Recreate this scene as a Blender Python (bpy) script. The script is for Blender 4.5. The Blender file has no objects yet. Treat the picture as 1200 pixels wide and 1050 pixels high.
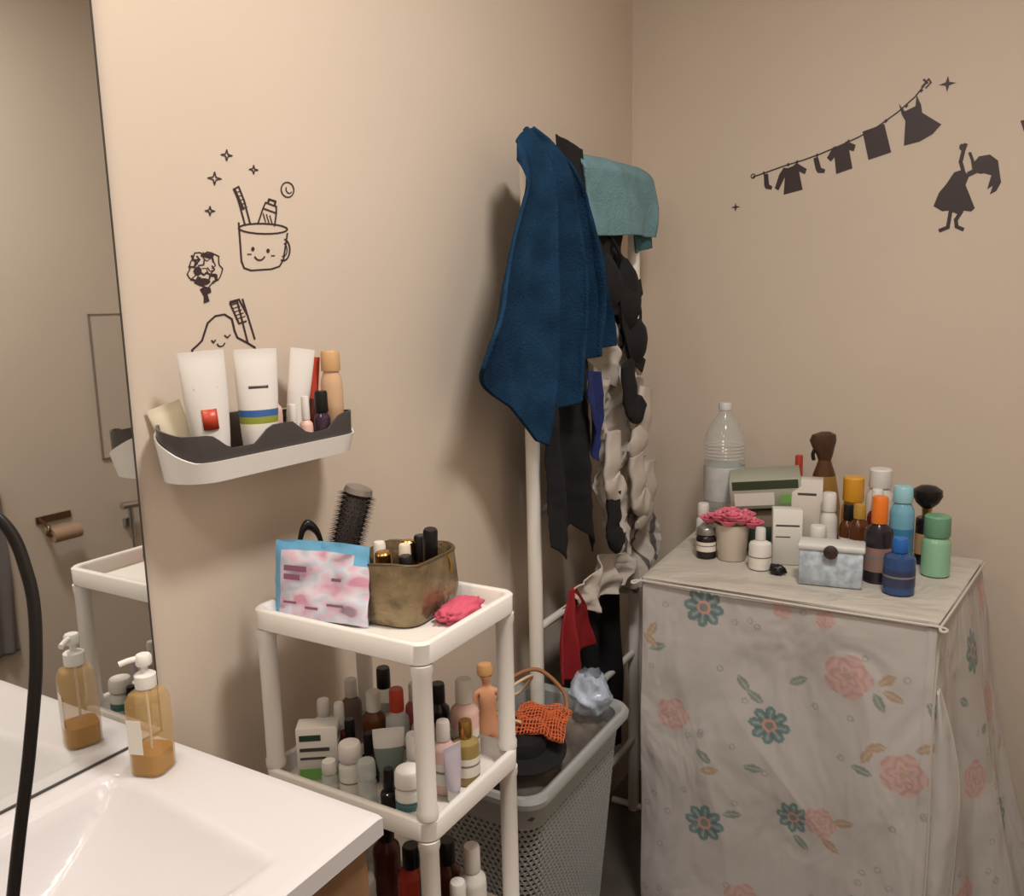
import bpy, bmesh, math, random
from mathutils import Vector, Matrix, noise
random.seed(7)
scn=bpy.context.scene
try:
    scn.view_settings.view_transform='Standard'
except Exception: pass
# ---------------------------------------------------------------- helpers
def S(r,g,b):
    f=lambda c:(c/255/12.92) if c/255<=.04045 else ((c/255+.055)/1.055)**2.4
    return (f(r),f(g),f(b))
MC={}
def mat(name,col,rough=.5,metal=0,trans=0,bump=0,bscale=60,var=0,vscale=8,sheen=0,alpha=1,emis=0,ior=1.45):
    if name in MC: return MC[name]
    m=bpy.data.materials.new(name); m.use_nodes=True; nt=m.node_tree; b=nt.nodes['Principled BSDF']
    b.inputs['Base Color'].default_value=(*col,1); b.inputs['Roughness'].default_value=rough; b.inputs['Metallic'].default_value=metal
    b.inputs['Transmission Weight'].default_value=trans; b.inputs['IOR'].default_value=ior
    if alpha<1: b.inputs['Alpha'].default_value=alpha
    if sheen: b.inputs['Sheen Weight'].default_value=sheen
    tc=nt.nodes.new('ShaderNodeTexCoord')
    if var:
        n=nt.nodes.new('ShaderNodeTexNoise'); n.inputs['Scale'].default_value=vscale; n.inputs['Detail'].default_value=4
        nt.links.new(tc.outputs['Object'],n.inputs['Vector'])
        r=nt.nodes.new('ShaderNodeValToRGB'); r.color_ramp.elements[0].position=.3; r.color_ramp.elements[1].position=.7
        r.color_ramp.elements[0].color=(*[c*(1-var) for c in col],1); r.color_ramp.elements[1].color=(*[min(1,c*(1+var)) for c in col],1)
        nt.links.new(n.outputs['Fac'],r.inputs['Fac']); nt.links.new(r.outputs['Color'],b.inputs['Base Color'])
    if bump:
        n=nt.nodes.new('ShaderNodeTexNoise'); n.inputs['Scale'].default_value=bscale; n.inputs['Detail'].default_value=3
        nt.links.new(tc.outputs['Object'],n.inputs['Vector'])
        bp=nt.nodes.new('ShaderNodeBump'); bp.inputs['Strength'].default_value=bump; bp.inputs['Distance'].default_value=.004
        nt.links.new(n.outputs['Fac'],bp.inputs['Height']); nt.links.new(bp.outputs['Normal'],b.inputs['Normal'])
    MC[name]=m; return m
def obj(name,verts,faces,mats,mi=None,smooth=True,cols=None):
    me=bpy.data.meshes.new(name); me.from_pydata([tuple(v) for v in verts],[],faces)
    if not isinstance(mats,(list,tuple)): mats=[mats]
    for m in mats: me.materials.append(m)
    if mi: me.polygons.foreach_set('material_index',mi)
    me.polygons.foreach_set('use_smooth',[smooth]*len(me.polygons))
    if cols:
        ca=me.color_attributes.new('print','FLOAT_COLOR','POINT')
        ca.data.foreach_set('color',[c for q in cols for c in (*q,1)])
    me.update(); o=bpy.data.objects.new(name,me); bpy.context.collection.objects.link(o); return o
def fixn(o):
    bm=bmesh.new(); bm.from_mesh(o.data); bmesh.ops.recalc_face_normals(bm,faces=bm.faces); bm.to_mesh(o.data); bm.free(); return o
def autosm(o,ang=35):
    bm=bmesh.new(); bm.from_mesh(o.data); bmesh.ops.recalc_face_normals(bm,faces=bm.faces)
    a=math.radians(ang)
    for e in bm.edges:
        if len(e.link_faces)==2 and e.calc_face_angle(0)>a: e.smooth=False
    for f in bm.faces: f.smooth=True
    bm.to_mesh(o.data); bm.free(); return o
def group(name,parts,loc=(0,0,0),rot=(0,0,0),scale=1):
    e=bpy.data.objects.new(name,None); e.empty_display_size=.02; bpy.context.collection.objects.link(e)
    for p in parts: p.parent=e
    e.location=loc; e.rotation_euler=[math.radians(a) for a in rot]; e.scale=(scale,)*3 if not isinstance(scale,tuple) else scale
    return e
def loft(name,loops,mats,mi=None,cap0=True,cap1=True,sm=True,ang=35):
    n=len(loops[0]); V=[v for l in loops for v in l]; Fc=[];M=[]
    for k in range(len(loops)-1):
        for i in range(n):
            j=(i+1)%n; Fc.append((k*n+i,k*n+j,(k+1)*n+j,(k+1)*n+i)); M.append(mi[k] if mi else 0)
    if cap0: Fc.append(tuple(range(n))[::-1]); M.append(mi[0] if mi else 0)
    if cap1: Fc.append(tuple(range((len(loops)-1)*n,len(loops)*n))); M.append(mi[-1] if mi else 0)
    o=obj(name,V,Fc,mats,M); return autosm(o,ang)
def circ(r,z,n=24,cx=0,cy=0,ry=None,a0=0):
    ry=r if ry is None else ry
    return [(cx+r*math.cos(a0+2*math.pi*i/n),cy+ry*math.sin(a0+2*math.pi*i/n),z) for i in range(n)]
def lathe(name,prof,mats,seg=24,cx=0,cy=0,cap0=True,cap1=True,ang=35):
    loops=[circ(max(p[0],.0004),p[1],seg,cx,cy) for p in prof]
    mi=[p[2] if len(p)>2 else 0 for p in prof[1:]]
    return loft(name,loops,mats,mi,cap0,cap1,ang=ang)
def rr(cx,cy,hx,hy,r,z,n=6):
    pts=[]
    for sx,sy,a in ((1,1,0),(-1,1,90),(-1,-1,180),(1,-1,270)):
        for k in range(n+1):
            t=math.radians(a+90*k/n); pts.append((cx+sx*(hx-r)+r*math.cos(t),cy+sy*(hy-r)+r*math.sin(t),z))
    return pts
def rbox(name,x0,x1,y0,y1,z0,z1,m,b=.003):
    cx,cy,hx,hy=(x0+x1)/2,(y0+y1)/2,(x1-x0)/2,(y1-y0)/2
    b=min(b,hx*.9,hy*.9,(z1-z0)*.45)
    L=[rr(cx,cy,hx-b,hy-b,b*.3,z0,3),rr(cx,cy,hx,hy,b,z0+b,3),rr(cx,cy,hx,hy,b,z1-b,3),rr(cx,cy,hx-b,hy-b,b*.3,z1,3)]
    return loft(name,L,m,ang=50)
def slab(name,a,b,m):
    (x0,y0,z0),(x1,y1,z1)=a,b
    V=[(x,y,z) for z in (z0,z1) for x,y in ((x0,y0),(x1,y0),(x1,y1),(x0,y1))]
    return fixn(obj(name,V,[(0,3,2,1),(4,5,6,7),(0,1,5,4),(1,2,6,5),(2,3,7,6),(3,0,4,7)],m,smooth=False))
def tube(name,pts,r,m,res=8,cyc=False,seg=8,taper=None,flat=None):
    P=[Vector(p) for p in pts]; n=len(P); Q=[]
    rng=range(n if cyc else n-1)
    for i in rng:
        p0=P[(i-1)%n] if (cyc or i>0) else P[0]; p1=P[i]; p2=P[(i+1)%n]; p3=P[(i+2)%n] if (cyc or i+2<n) else P[-1]
        for k in range(res):
            t=k/res; Q.append(.5*((2*p1)+(p2-p0)*t+(2*p0-5*p1+4*p2-p3)*t*t+(3*p1-p0-3*p2+p3)*t**3))
    if not cyc: Q.append(P[-1])
    loops=[]; up=Vector((0,0,1)); N=len(Q); prev=None
    for i,q in enumerate(Q):
        d=(Q[(i+1)%N]-Q[i-1]) if cyc else (Q[min(i+1,N-1)]-Q[max(i-1,0)])
        if d.length<1e-9: d=Vector((0,0,1))
        d.normalize()
        a=prev-d*prev.dot(d) if prev else d.cross(up)
        if a.length<1e-4: a=d.cross(Vector((1,0,0)))
        a.normalize(); prev=a; b=d.cross(a)
        rr_=r if taper is None else r*taper(i/(N-1))
        loops.append([q+a*rr_*math.cos(2*math.pi*k/seg)+b*rr_*math.sin(2*math.pi*k/seg) for k in range(seg)])
    if cyc: loops.append(loops[0])
    return loft(name,loops,m,cap0=not cyc,cap1=not cyc,ang=60)
def interp(tab,x):
    if x<=tab[0][0]: return tab[0][1]
    for (a,b),(c,d) in zip(tab,tab[1:]):
        if x<=c: return b+(d-b)*(x-a)/(c-a)
    return tab[-1][1]
def nz(*p): return noise.noise(Vector(p))
def rdg(*p): return 1-2.4*abs(noise.noise(Vector(p)))
def drape(name,x0,yl,yr,zt,zb,m,amp=.02,nf=2,seed=0,nu=60,nv=70,thick=.004,crump=0,cf=8,topx=None,xtilt=0,bulge=0,sfold=0):
    """hanging cloth: yl,yr tables over v(0 top..1 bottom); zt,zb tables over u"""
    V=[];Fc=[]
    for j in range(nv+1):
        v=j/nv
        for i in range(nu+1):
            u=i/nu; a=interp(yl,v); b=interp(yr,v); y=a+(b-a)*u
            t=interp(zt,u); bt=interp(zb,u); z=t+(bt-t)*v
            k=min(1,.2+v*1.4)
            ph=2*math.pi*nf*(u+.22*nz(u*1.7+seed,v*1.3,seed))+seed
            w=math.sin(ph)
            x=x0+amp*k*w*(.75+.5*nz(u*2,v*1.2,seed+5))
            x+=amp*.4*k*nz(u*5+seed,v*2.2,seed+3)
            y+=sfold*k*math.cos(ph)
            if crump:
                x+=crump*(.6*rdg(y*cf+seed,z*cf,seed)+.4*rdg(y*cf*2.3,z*cf*2.3+seed,seed+7))
                y+=crump*.5*nz(y*cf,z*cf,seed+11); z+=crump*.5*nz(y*cf+9,z*cf,seed+13)
            x+=xtilt*v+bulge*math.sin(math.pi*u)*math.sin(math.pi*v)
            if topx is not None: x+=(topx-x0)*max(0,1-v*5)**2
            V.append((max(x,.012),y,z))
    for j in range(nv):
        for i in range(nu):
            q=j*(nu+1)+i; Fc.append((q,q+1,q+nu+2,q+nu+1))
    o=obj(name,V,Fc,m); s=o.modifiers.new('thickness','SOLIDIFY'); s.thickness=thick; s.offset=0
    return o
# ---------------------------------------------------------------- camera
CX,H=1.1,1.66
th=math.radians(30.6); p=math.radians(9.5); ph=math.radians(1.35)
F=Vector((-math.sin(th),math.cos(th),0)); R=Vector((math.cos(th),math.sin(th),0)); U=Vector((0,0,1))
fwd=F*math.cos(p)-U*math.sin(p); down=-F*math.sin(p)-U*math.cos(p)
X=R*math.cos(ph)+down*math.sin(ph); D=-R*math.sin(ph)+down*math.cos(ph)
cam=bpy.data.cameras.new('camera'); cam.lens=30; cam.sensor_width=36; cam.sensor_fit='HORIZONTAL'; cam.clip_start=.02
co=bpy.data.objects.new('camera',cam); bpy.context.collection.objects.link(co)
m=Matrix((X,-D,-fwd)).transposed().to_4x4(); m.translation=(CX,0,H); co.matrix_world=m; scn.camera=co
# ---------------------------------------------------------------- room
wallm=mat('wall_plaster',S(207,193,178),.75,bump=.05,bscale=220,var=.03,vscale=1.5)
floorm=mat('floor_tile',S(92,86,80),.4,var=.2,vscale=6)
ceilm=mat('ceiling_paint',S(225,220,210),.8)
YB=2.66; XR=1.9; HC=2.95
slab('wall_left',(-.1,-1.5,0),(0,YB,HC),wallm)
slab('wall_back',(-.1,YB,0),(XR+.1,YB+.1,HC),wallm)
slab('wall_right',(XR,-1.5,0),(XR+.1,YB,HC),wallm)
slab('wall_front',(-.1,-1.6,0),(XR+.1,-1.5,HC),wallm)
slab('floor',(-.1,-1.6,-.1),(XR+.1,YB+.1,0),floorm)
slab('ceiling',(-.1,-1.6,HC),(XR+.1,YB+.1,HC+.1),ceilm)
# ---------------------------------------------------------------- materials
white=mat('white_plastic',S(226,223,219),.35)
whitepaint=mat('white_enamel',S(225,222,216),.35)
grayp=mat('grey_plastic',S(74,70,70),.35)
black=mat('black_plastic',S(22,20,22),.3)
chrome=mat('chrome',S(200,200,200),.12,metal=1)
bronze=mat('bronze_metal',S(120,95,70),.3,metal=.9)
gold=mat('gold_metal',S(200,160,95),.25,metal=1)
wood=mat('cabinet_wood',S(140,108,80),.5,var=.15,vscale=14)
def plas(n,r,g,b,ro=.35): return mat('plastic_'+n,S(r,g,b),ro)
# ---------------------------------------------------------------- mirror
mm=mat('mirror_glass',(.80,.81,.80),.015,metal=1)
medge=mat('mirror_edge',S(70,66,62),.4)
mo=slab('mirror_pane',(.001,-.7,1.03),(.006,.772,2.45),mm)
e1=slab('edge_strip',(.001,.7722,1.03),(.0068,.7745,2.45),medge)
e2=slab('bottom_strip',(.001,-.7,1.0275),(.0075,.7745,1.0298),medge)
group('wall_mirror',[mo,e1,e2])
# ---------------------------------------------------------------- vanity
ceram=mat('white_ceramic',S(212,210,213),.25)
def depth(x,y):
    d=min(.14,.55*max(0,.665-y-.10*max(0,x-.09)),1.6*max(0,x-.05),.5*max(0,.39-x))
    return .14*(1-math.exp(-max(0,d)*13))
V=[];Fc=[];xs=[i*.4440/60 for i in range(61)]; ys=[-.6+i*1.365/160 for i in range(161)]
zc=1.026
for y in ys:
    for x in xs:
        z=zc-depth(x,y)
        if x>.441: z-=.0025
        if y>.761: z-=.002
        V.append((max(.001,x),y,z))
n=61
for j in range(160):
    for i in range(60): q=j*n+i; Fc.append((q,q+1,q+n+1,q+n))
per=[i for i in range(n)]+[j*n+n-1 for j in range(1,161)]+[160*n+i for i in range(n-2,-1,-1)]+[j*n for j in range(159,0,-1)]
base=len(V)
for q in per: V.append((V[q][0],V[q][1],.998))
L=len(per)
for k in range(L): Fc.append((per[k],per[(k+1)%L],base+(k+1)%L,base+k))
ct=autosm(obj('countertop_basin',V,Fc,ceram),50)
cp=[slab('cabinet_front',(.403,-.59,.15),(.420,.755,.997),wood),slab('cabinet_side',(.004,.738,.15),(.4025,.755,.997),wood),
    slab('cabinet_end',(.004,-.59,.15),(.4025,-.573,.997),wood),slab('cabinet_base',(.004,-.57,.0005),(.39,.737,.17),wood)]
for k,y in enumerate((-.58,-.13,.31)):
    cp.append(slab('door_panel_%d'%k,(.4205,y+.005,.18),(.432,y+.435,.985),wood))
    cp.append(tube('handle_%d'%k,[(.433,y+.38,.7),(.453,y+.38,.71),(.453,y+.38,.83),(.433,y+.38,.84)],.005,chrome))
group('bathroom_vanity',[ct]+cp)
# ---------------------------------------------------------------- pump bottle
glassA=mat('amber_glass',S(206,170,108),.05,alpha=.42)
liq=mat('amber_liquid',S(170,106,28),.1,alpha=.85)
lab=mat('paper_label',S(226,222,212),.6)
def pump(loc,rot=0):
    sq=[rr(0,0,h,h,rad,z,5) for h,rad,z in ((.022,.012,0),(.0255,.015,.003),(.0255,.015,.106),(.021,.014,.117),(.012,.0115,.122),(.011,.0105,.128))]
    b=loft('glass_body',sq,glassA)
    lq=loft('liquid',[rr(0,0,.023,.023,.013,z,5) for z in (.004,.032)],liq)
    c=lathe('pump_collar',[(.014,.124),(.0145,.126),(.0145,.142),(.012,.144),(.005,.145),(.0045,.158)],white,cy=0)
    hd=lathe('pump_head',[(.010,.156),(.011,.158),(.011,.168),(.009,.171)],white)
    sp=tube('spout',[(0,0,.165),(-.012,-.01,.166),(-.024,-.02,.163)],.0042,white)
    l=slab('label',(-.018,-.0262,.035),(.004,-.0257,.085),lab); st=tube('dip_tube',[(0,0,.01),(0,0,.125)],.0018,white)
    return group('soap_pump_bottle',[b,lq,c,hd,sp,l,st],loc,(0,0,rot))
pump((.088,.698,1.0262),20)
# ---------------------------------------------------------------- wall shelf
x0,y0s,y1s=.0025,.785,1.155
hx=.0575;cxs=x0+hx;cys=(y0s+y1s)/2;hys=(y1s-y0s)/2
def rail(hx_,hy_,r,zf,shift=0):
    base=rr(cxs,cys,hx_,hy_,r,0,8); q=[]
    for i in range(len(base)):
        a=base[i];b=base[(i+1)%len(base)]; q.append(a)
        if (i%9)==8:
            for k in range(1,20): q.append((a[0]+(b[0]-a[0])*k/20,a[1]+(b[1]-a[1])*k/20,0))
    return [(x,y,zf(x,y)) for x,y,_ in q]
zw=lambda x,y:1.447+.045*max(0,1-(x-x0)/.10)
sh=loft('shell',[rail(hx-.022,hys-.03,.035,lambda x,y:1.412),rail(hx-.006,hys-.008,.048,lambda x,y:1.416),rail(hx,hys,.05,zw),rail(hx-.003,hys-.003,.047,zw),rail(hx-.008,hys-.01,.045,lambda x,y:1.42)],white)
def zg(x,y):
    w=math.cos((y-.80)*2*math.pi/.16); w=max(-1,min(1,w*1.6))
    return 1.474+.012*w+.014*max(0,1-(x-x0)/.08)
ln=loft('liner',[rail(hx-.012,hys-.014,.04,lambda x,y:1.421),rail(hx-.004,hys-.004,.046,zw),rail(hx-.0035,hys-.0035,.046,zg),rail(hx-.0065,hys-.0065,.043,zg),rail(hx-.013,hys-.016,.038,lambda x,y:1.424)],grayp)
group('wall_storage_shelf',[sh,ln])
def sqtube(name,loc,h,w,r,cols,yaw=70,tilt=(0,0),capc=None,caph=.02):
    capc=capc or white
    L=[];mi=[];N=14
    for k in range(N+1):
        t=k/N; ww=r+(w/2-r)*(1-(1-t)**2.2); tt=r*(1-t)**.8*.92+.0016
        L.append(circ(ww,caph+(h-caph)*t,28,0,0,tt)); 
        if k<N: mi.append(min(len(cols)-1,int(t*len(cols))))
    L.append(circ(w/2,h+.008,28,0,0,.0014)); mi.append(len(cols)-1)
    b=loft('tube_body',L,cols,mi,ang=50)
    c=lathe('cap',[(r*.85,0),(r*.92,.002),(r*.92,caph)],capc)
    return group(name,[b,c],loc,(tilt[0],tilt[1],yaw))
wt=plas('white',222,219,216); red=plas('red',186,66,48); cream=plas('cream',222,214,192); pinkp=plas('pale_pink',222,186,176)
blu=plas('blue',56,98,160); grn=plas('olive',140,150,60); navy=plas('navy',26,40,84); brn=plas('brown',92,44,34,.2); tan=plas('tan',198,160,116)
def patch(name,w,h,z,yy,m,curve=.012,tiltx=0):
    V=[];Fc=[];n=8
    for j in (0,1):
        for i in range(n+1):
            a=(i/n-.5); V.append((a*w,yy+curve*(2*a)**2*1.0*.5+tiltx*j,z+h*j))
    for i in range(n): Fc.append((i,i+1,n+2+i,n+1+i))
    o=obj(name,V,Fc,m); s=o.modifiers.new('t','SOLIDIFY'); s.thickness=.0006; return o
def addto(e,o): o.parent=e
t1=sqtube('cosmetic_tube',(.064,.866,1.4245),.172,.066,.025,[wt,wt,wt],58,(4,-3))
addto(t1,patch('red_label',.022,.030,.066,-.0225,red,.006,.005))
addto(t1,patch('text_line',.034,.003,.125,-.0100,plas('grey_text',150,146,142),.002,.0004))
t2=sqtube('cosmetic_tube',(.072,.952,1.4245),.170,.066,.026,[wt,wt,lab,grn,blu]+[wt]*8,58,(3,0))
addto(t2,patch('text_line',.03,.004,.118,-.0122,grayp,.002,.0004))
t3=sqtube('cosmetic_tube',(.030,.848,1.4245),.098,.05,.014,[cream,cream],62,(0,-17))
t4=sqtube('cosmetic_tube',(.040,1.055,1.4245),.165,.042,.014,[wt,wt],60,(0,9))
t5=sqtube('cosmetic_tube',(.040,1.092,1.4245),.148,.026,.011,[brn,red],60,(0,6),capc=black)
def bottle(name,loc,r,h,body,cap,label=None,caph=.25,capr=.6,sh=.12,rot=0,lm=(.2,.6),oval=1):
    hb=h*(1-caph); 
    pr=[(r*.88,0),(r,.03*hb),(r,hb*(1-sh*1.6)),(r*.93,hb*(1-sh)),(r*capr*.8,hb*(1-.02)),(r*capr*.75,hb)]
    P=[loft('body',[[(x,y*oval,z) for x,y,z in circ(max(q[0],.001),q[1],24)] for q in pr],body)]
    P.append(lathe('cap',[(r*capr,hb*.985),(r*capr*1.03,hb),(r*capr,h-.004),(r*capr*.88,h)],cap))
    if label:
        P.append(loft('label',[[(x,y*oval,z) for x,y,z in circ(r*1.015,hb*k,24)] for k in lm],label,cap0=False,cap1=False))
        P.append(loft('label_text',[[(x,y*oval,z) for x,y,z in circ(r*1.022,hb*(lm[0]+(lm[1]-lm[0])*k),24)] for k in (.55,.66)],plas('text_grey',128,124,126),cap0=False,cap1=False))
    return group(name,P,loc,(0,0,rot))
clearp=mat('clear_plastic',S(215,222,222),.08,alpha=.45)
def B(n,x,y,z,*a,**k): return bottle(n,(x,y,z),*a,**k)
B('cosmetic_bottle',.045,1.008,1.4245,.016,.118,pinkp,pinkp,None)
B('serum_bottle',.090,1.008,1.4245,.012,.085,clearp,wt,lab,caph=.35)
B('serum_bottle',.090,1.038,1.4245,.011,.095,pinkp,wt,None,caph=.4)
B('perfume_bottle',.088,1.078,1.4245,.014,.10,plas('dark_purple',60,44,60,.15),black,None,caph=.35,capr=.8)
B('toner_bottle',.074,1.122,1.4245,.019,.165,mat('peach_glass',S(225,186,150),.08,alpha=.7),tan,None,caph=.2,capr=.85)
# ---------------------------------------------------------------- stickers
inkm=mat('vinyl_sticker',S(56,42,46),.5)
class Art:
    def __init__(s,P,N): s.P=P; s.V=[]; s.F=[]; s.N=N
    def poly(s,pts):
        b=len(s.V); k=len(s.F)*.000003
        s.V+= [tuple(c+d*k for c,d in zip(s.P(*q),s.N)) for q in pts]; s.F.append(tuple(range(b,b+len(pts))))
    def stroke(s,pts,w=1.6,cyc=False):
        n=len(pts)
        for i in range(n if cyc else n-1):
            a=Vector(pts[i]); b=Vector(pts[(i+1)%n]); d=b-a
            if d.length<1e-6: continue
            d.normalize(); q=Vector((-d.y,d.x))*w/2; a2=a-d*w*.3; b2=b+d*w*.3
            s.poly([a2-q,b2-q,b2+q,a2+q])
    def ell(s,cx,cy,rx,ry,a0=0,a1=360,w=1.6,fill=False,n=20):
        pts=[(cx+rx*math.cos(math.radians(a0+(a1-a0)*i/n)),cy+ry*math.sin(math.radians(a0+(a1-a0)*i/n))) for i in range(n+1)]
        if fill: s.poly(pts[:-1])
        else: s.stroke(pts,w)
    def star(s,cx,cy,r,fill=True,k=.25):
        pts=[]
        for i in range(8):
            q=r if i%2==0 else r*k; pts.append((cx+q*math.cos(i*math.pi/4),cy+q*math.sin(i*math.pi/4)))
        (s.poly(pts) if fill else s.stroke(pts,1.2,True))
    def make(s,name):
        o=obj(name,s.V,s.F,inkm,smooth=False)
        bm=bmesh.new(); bm.from_mesh(o.data); bmesh.ops.triangulate(bm,faces=bm.faces,ngon_method='EAR_CLIP')
        for f in bm.faces:
            if f.normal.dot(Vector(s.N))<0: f.normal_flip()
        bm.to_mesh(o.data); bm.free()
        return o
NW=(1,0,0); NB=(0,-1,0)
def PW(i,j): return (.0008,1.040+.001874*i-.00013*j,1.7646+.00008*i-.00139*j)
a=Art(PW,NW)
a.stroke([(-20,-28),(-17,16),(-14,24),(-6,27),(18,26),(28,23),(33,15),(38,-17)],2)
a.ell(9,-22,29,6,0,360,2)
a.ell(33,3,8,13,-80,110,2); a.ell(33,3,4.5,8,-80,110,1.3)
a.ell(-4,2,2,2.6,fill=True); a.ell(14,4,2,2.6,fill=True); a.ell(4,9,6,6,20,160,1.8)
a.stroke([(-10,8),(-6,8)],1.3);a.stroke([(18,10),(22,10)],1.3)
a.stroke([(-13,-26),(-20,-52),(-25,-66),(-20,-69),(-14,-54),(-7,-27)],1.8); a.stroke([(-25,-66),(-15,-44)],3)
for k in range(5): a.stroke([(-24+k*1.9,-62+k*4.4),(-18+k*1.9,-64+k*4.4)],1)
a.stroke([(2,-28),(8,-46),(24,-41),(22,-26)],1.8); a.stroke([(8,-46),(11,-53),(24,-49),(24,-41)],1.8); a.stroke([(14,-53),(15,-57),(23,-55),(22,-50)],2.4)
for k in range(3): a.stroke([(8+k*4,-40+k),(11+k*4,-30+k)],1.2)
a.ell(38,-70,8,9,0,360,1.5); a.ell(40,-71,4,5,40,200,1.2)
for q in ((-33,-103,6),(-3,-90,5),(-46,-76,7),(-51,-40,5)): a.star(*q,fill=False,k=.3)
a.make('wall_sticker_toothbrush_mug')
a=Art(PW,NW)
pts=[]
for i in range(26):
    t=2*math.pi*i/26; r=1+.08*math.sin(5*t)+.07*math.cos(9*t); pts.append((-56+17*r*math.cos(t),24+19*r*math.sin(t)))
a.stroke(pts,1.3,True)
random.seed(5)
for k in range(22):
    cx,cy=-56+random.uniform(-12,11),20+random.uniform(-12,14); aa=random.uniform(0,3.1)
    a.stroke([(cx,cy),(cx+5*math.cos(aa),cy+5*math.sin(aa)),(cx+8*math.cos(aa+.7),cy+8*math.sin(aa+.7))],random.uniform(.7,2))
a.ell(-64,26,4,5,fill=True);a.ell(-59,38,8,4,fill=True);a.ell(-54,9,7,2.5,fill=True)
a.poly([(-62,46),(-57,43),(-51,45),(-50,50),(-54,52),(-52,60),(-58,62),(-58,54)])
a.make('wall_sticker_character')
a=Art(PW,NW)
a.stroke([(-70,128),(-70,112),(-64,107),(-60,103),(-54,84),(-46,77),(-36,76),(-28,82),(-25,96),(-22,104),(-10,112),(-2,118),(0,128)],2.2)
a.stroke([(-50,104),(-48,107),(-46,104)],1.6);a.stroke([(-36,100),(-33,103),(-30,100)],1.6); a.ell(-40,108,4,4,10,170,1.5)
a.stroke([(-10,112),(-22,62)],2); a.stroke([(-2,108),(-16,60)],2); a.stroke([(-22,62),(-30,64),(-20,88),(-12,86)],2); a.stroke([(-30,62),(-20,60),(-10,80)],2)
for k in range(5): a.stroke([(-29+k*2,66+k*4),(-21+k*2,64+k*4)],1.1)
a.make('wall_sticker_tooth')
def PB(x,z): return (x,YB-.0008,z)
line=[(.388,2.022),(.43,2.032),(.48,2.045),(.53,2.055),(.58,2.068),(.63,2.084),(.68,2.102),(.73,2.125),(.78,2.157),(.82,2.19),(.846,2.222)]
a=Art(PB,NB); a.stroke(line,.004); a.ell(.388,2.024,.006,.006,w=.003); a.stroke([(.836,2.214),(.852,2.232),(.858,2.222),(.846,2.210)],.004)
a.stroke([(.84,2.232),(.850,2.222)],.005)
def shape(cx,cz,pts,s=1,rot=0):
    c,sn=math.cos(math.radians(rot)),math.sin(math.radians(rot)); a.poly([(cx+s*(x*c-y*sn),cz+s*(x*sn+y*c)) for x,y in pts])
sock=[(-.006,.022),(.006,.022),(.007,-.008),(.016,-.016),(.012,-.024),(-.004,-.018),(-.007,-.008)]
shape(.428,2.004,sock,1.05,5)
longs=[(-.018,.034),(-.008,.030),(.006,.032),(.016,.038),(.040,.016),(.034,.004),(.02,.014),(.024,-.034),(-.026,-.036),(-.018,.008),(-.038,-.022),(-.047,-.014),(-.032,.018)]
shape(.502,2.006,longs,1.1,8)
shape(.573,2.036,sock,1.1,15)
tee=[(-.017,.034),(-.006,.029),(.006,.031),(.016,.038),(.036,.022),(.029,.008),(.019,.014),(.019,-.032),(-.021,-.034),(-.018,.008),(-.028,.0),(-.036,.012)]
shape(.640,2.050,tee,1.12,12)
shape(.728,2.084,[(-.026,.034),(.024,.036),(.028,-.034),(-.024,-.036)],1.15,12)
shape(.822,2.128,[(-.022,.052),(-.014,.03),(.01,.032),(.018,.056),(.022,.03),(.02,.012),(.052,-.03),(.03,-.044),(0,-.05),(-.034,-.046),(-.018,.008),(-.022,.026)],1.15,16)
a.star(.898,2.213,.021,True,.3); a.star(.337,1.938,.014,True,.3)
for x,z in ((.42,2.03),(.49,2.047),(.515,2.052),(.57,2.065),(.62,2.08),(.655,2.094),(.705,2.113),(.75,2.137),(.8,2.17),(.835,2.205)): a.star(x,z,.006,True,.6)
a.make('wall_sticker_laundry_line')
def PG(i,j): return (.943+.00213*i+.00008*j,YB-.0008,1.943-.00018*i-.00222*j)
a=Art(PG,NB)
a.poly([(-7,-18),(2,-21),(10,-14),(6,-3),(9,4),(17,24),(13,28),(5,27),(-3,31),(-12,27),(-20,28),(-30,22),(-24,6),(-16,-4)])
a.stroke([(4,-16),(0,-30),(3,-44),(5,-50)],4.5); a.stroke([(8,-14),(15,-20),(13,-32),(10,-40)],3.5); a.ell(1,-47,3,4,fill=True)
a.stroke([(10,-16),(18,-20)],6)
a.ell(23,-25,10,9,fill=True); a.poly([(14,-28),(20,-36),(32,-38),(41,-31),(43,-18),(38,-13),(28,-16),(22,-18)])
a.poly([(36,-20),(43,-18),(45,-6),(40,4),(33,8),(36,-2),(30,2),(33,-10)])
a.stroke([(-10,26),(-12,40),(-13,47),(-22,51)],4.5); a.stroke([(2,28),(-4,38),(-3,46),(4,49)],4.5)
a.make('wall_sticker_girl')
a=Art(PB,NB); a.poly([(1.072,2.098),(1.085,2.10),(1.11,2.09),(1.10,2.065),(1.082,2.07)]); a.poly([(1.09,2.12),(1.12,2.13),(1.13,2.10),(1.11,2.095)]); a.make('wall_sticker_bird')
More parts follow.
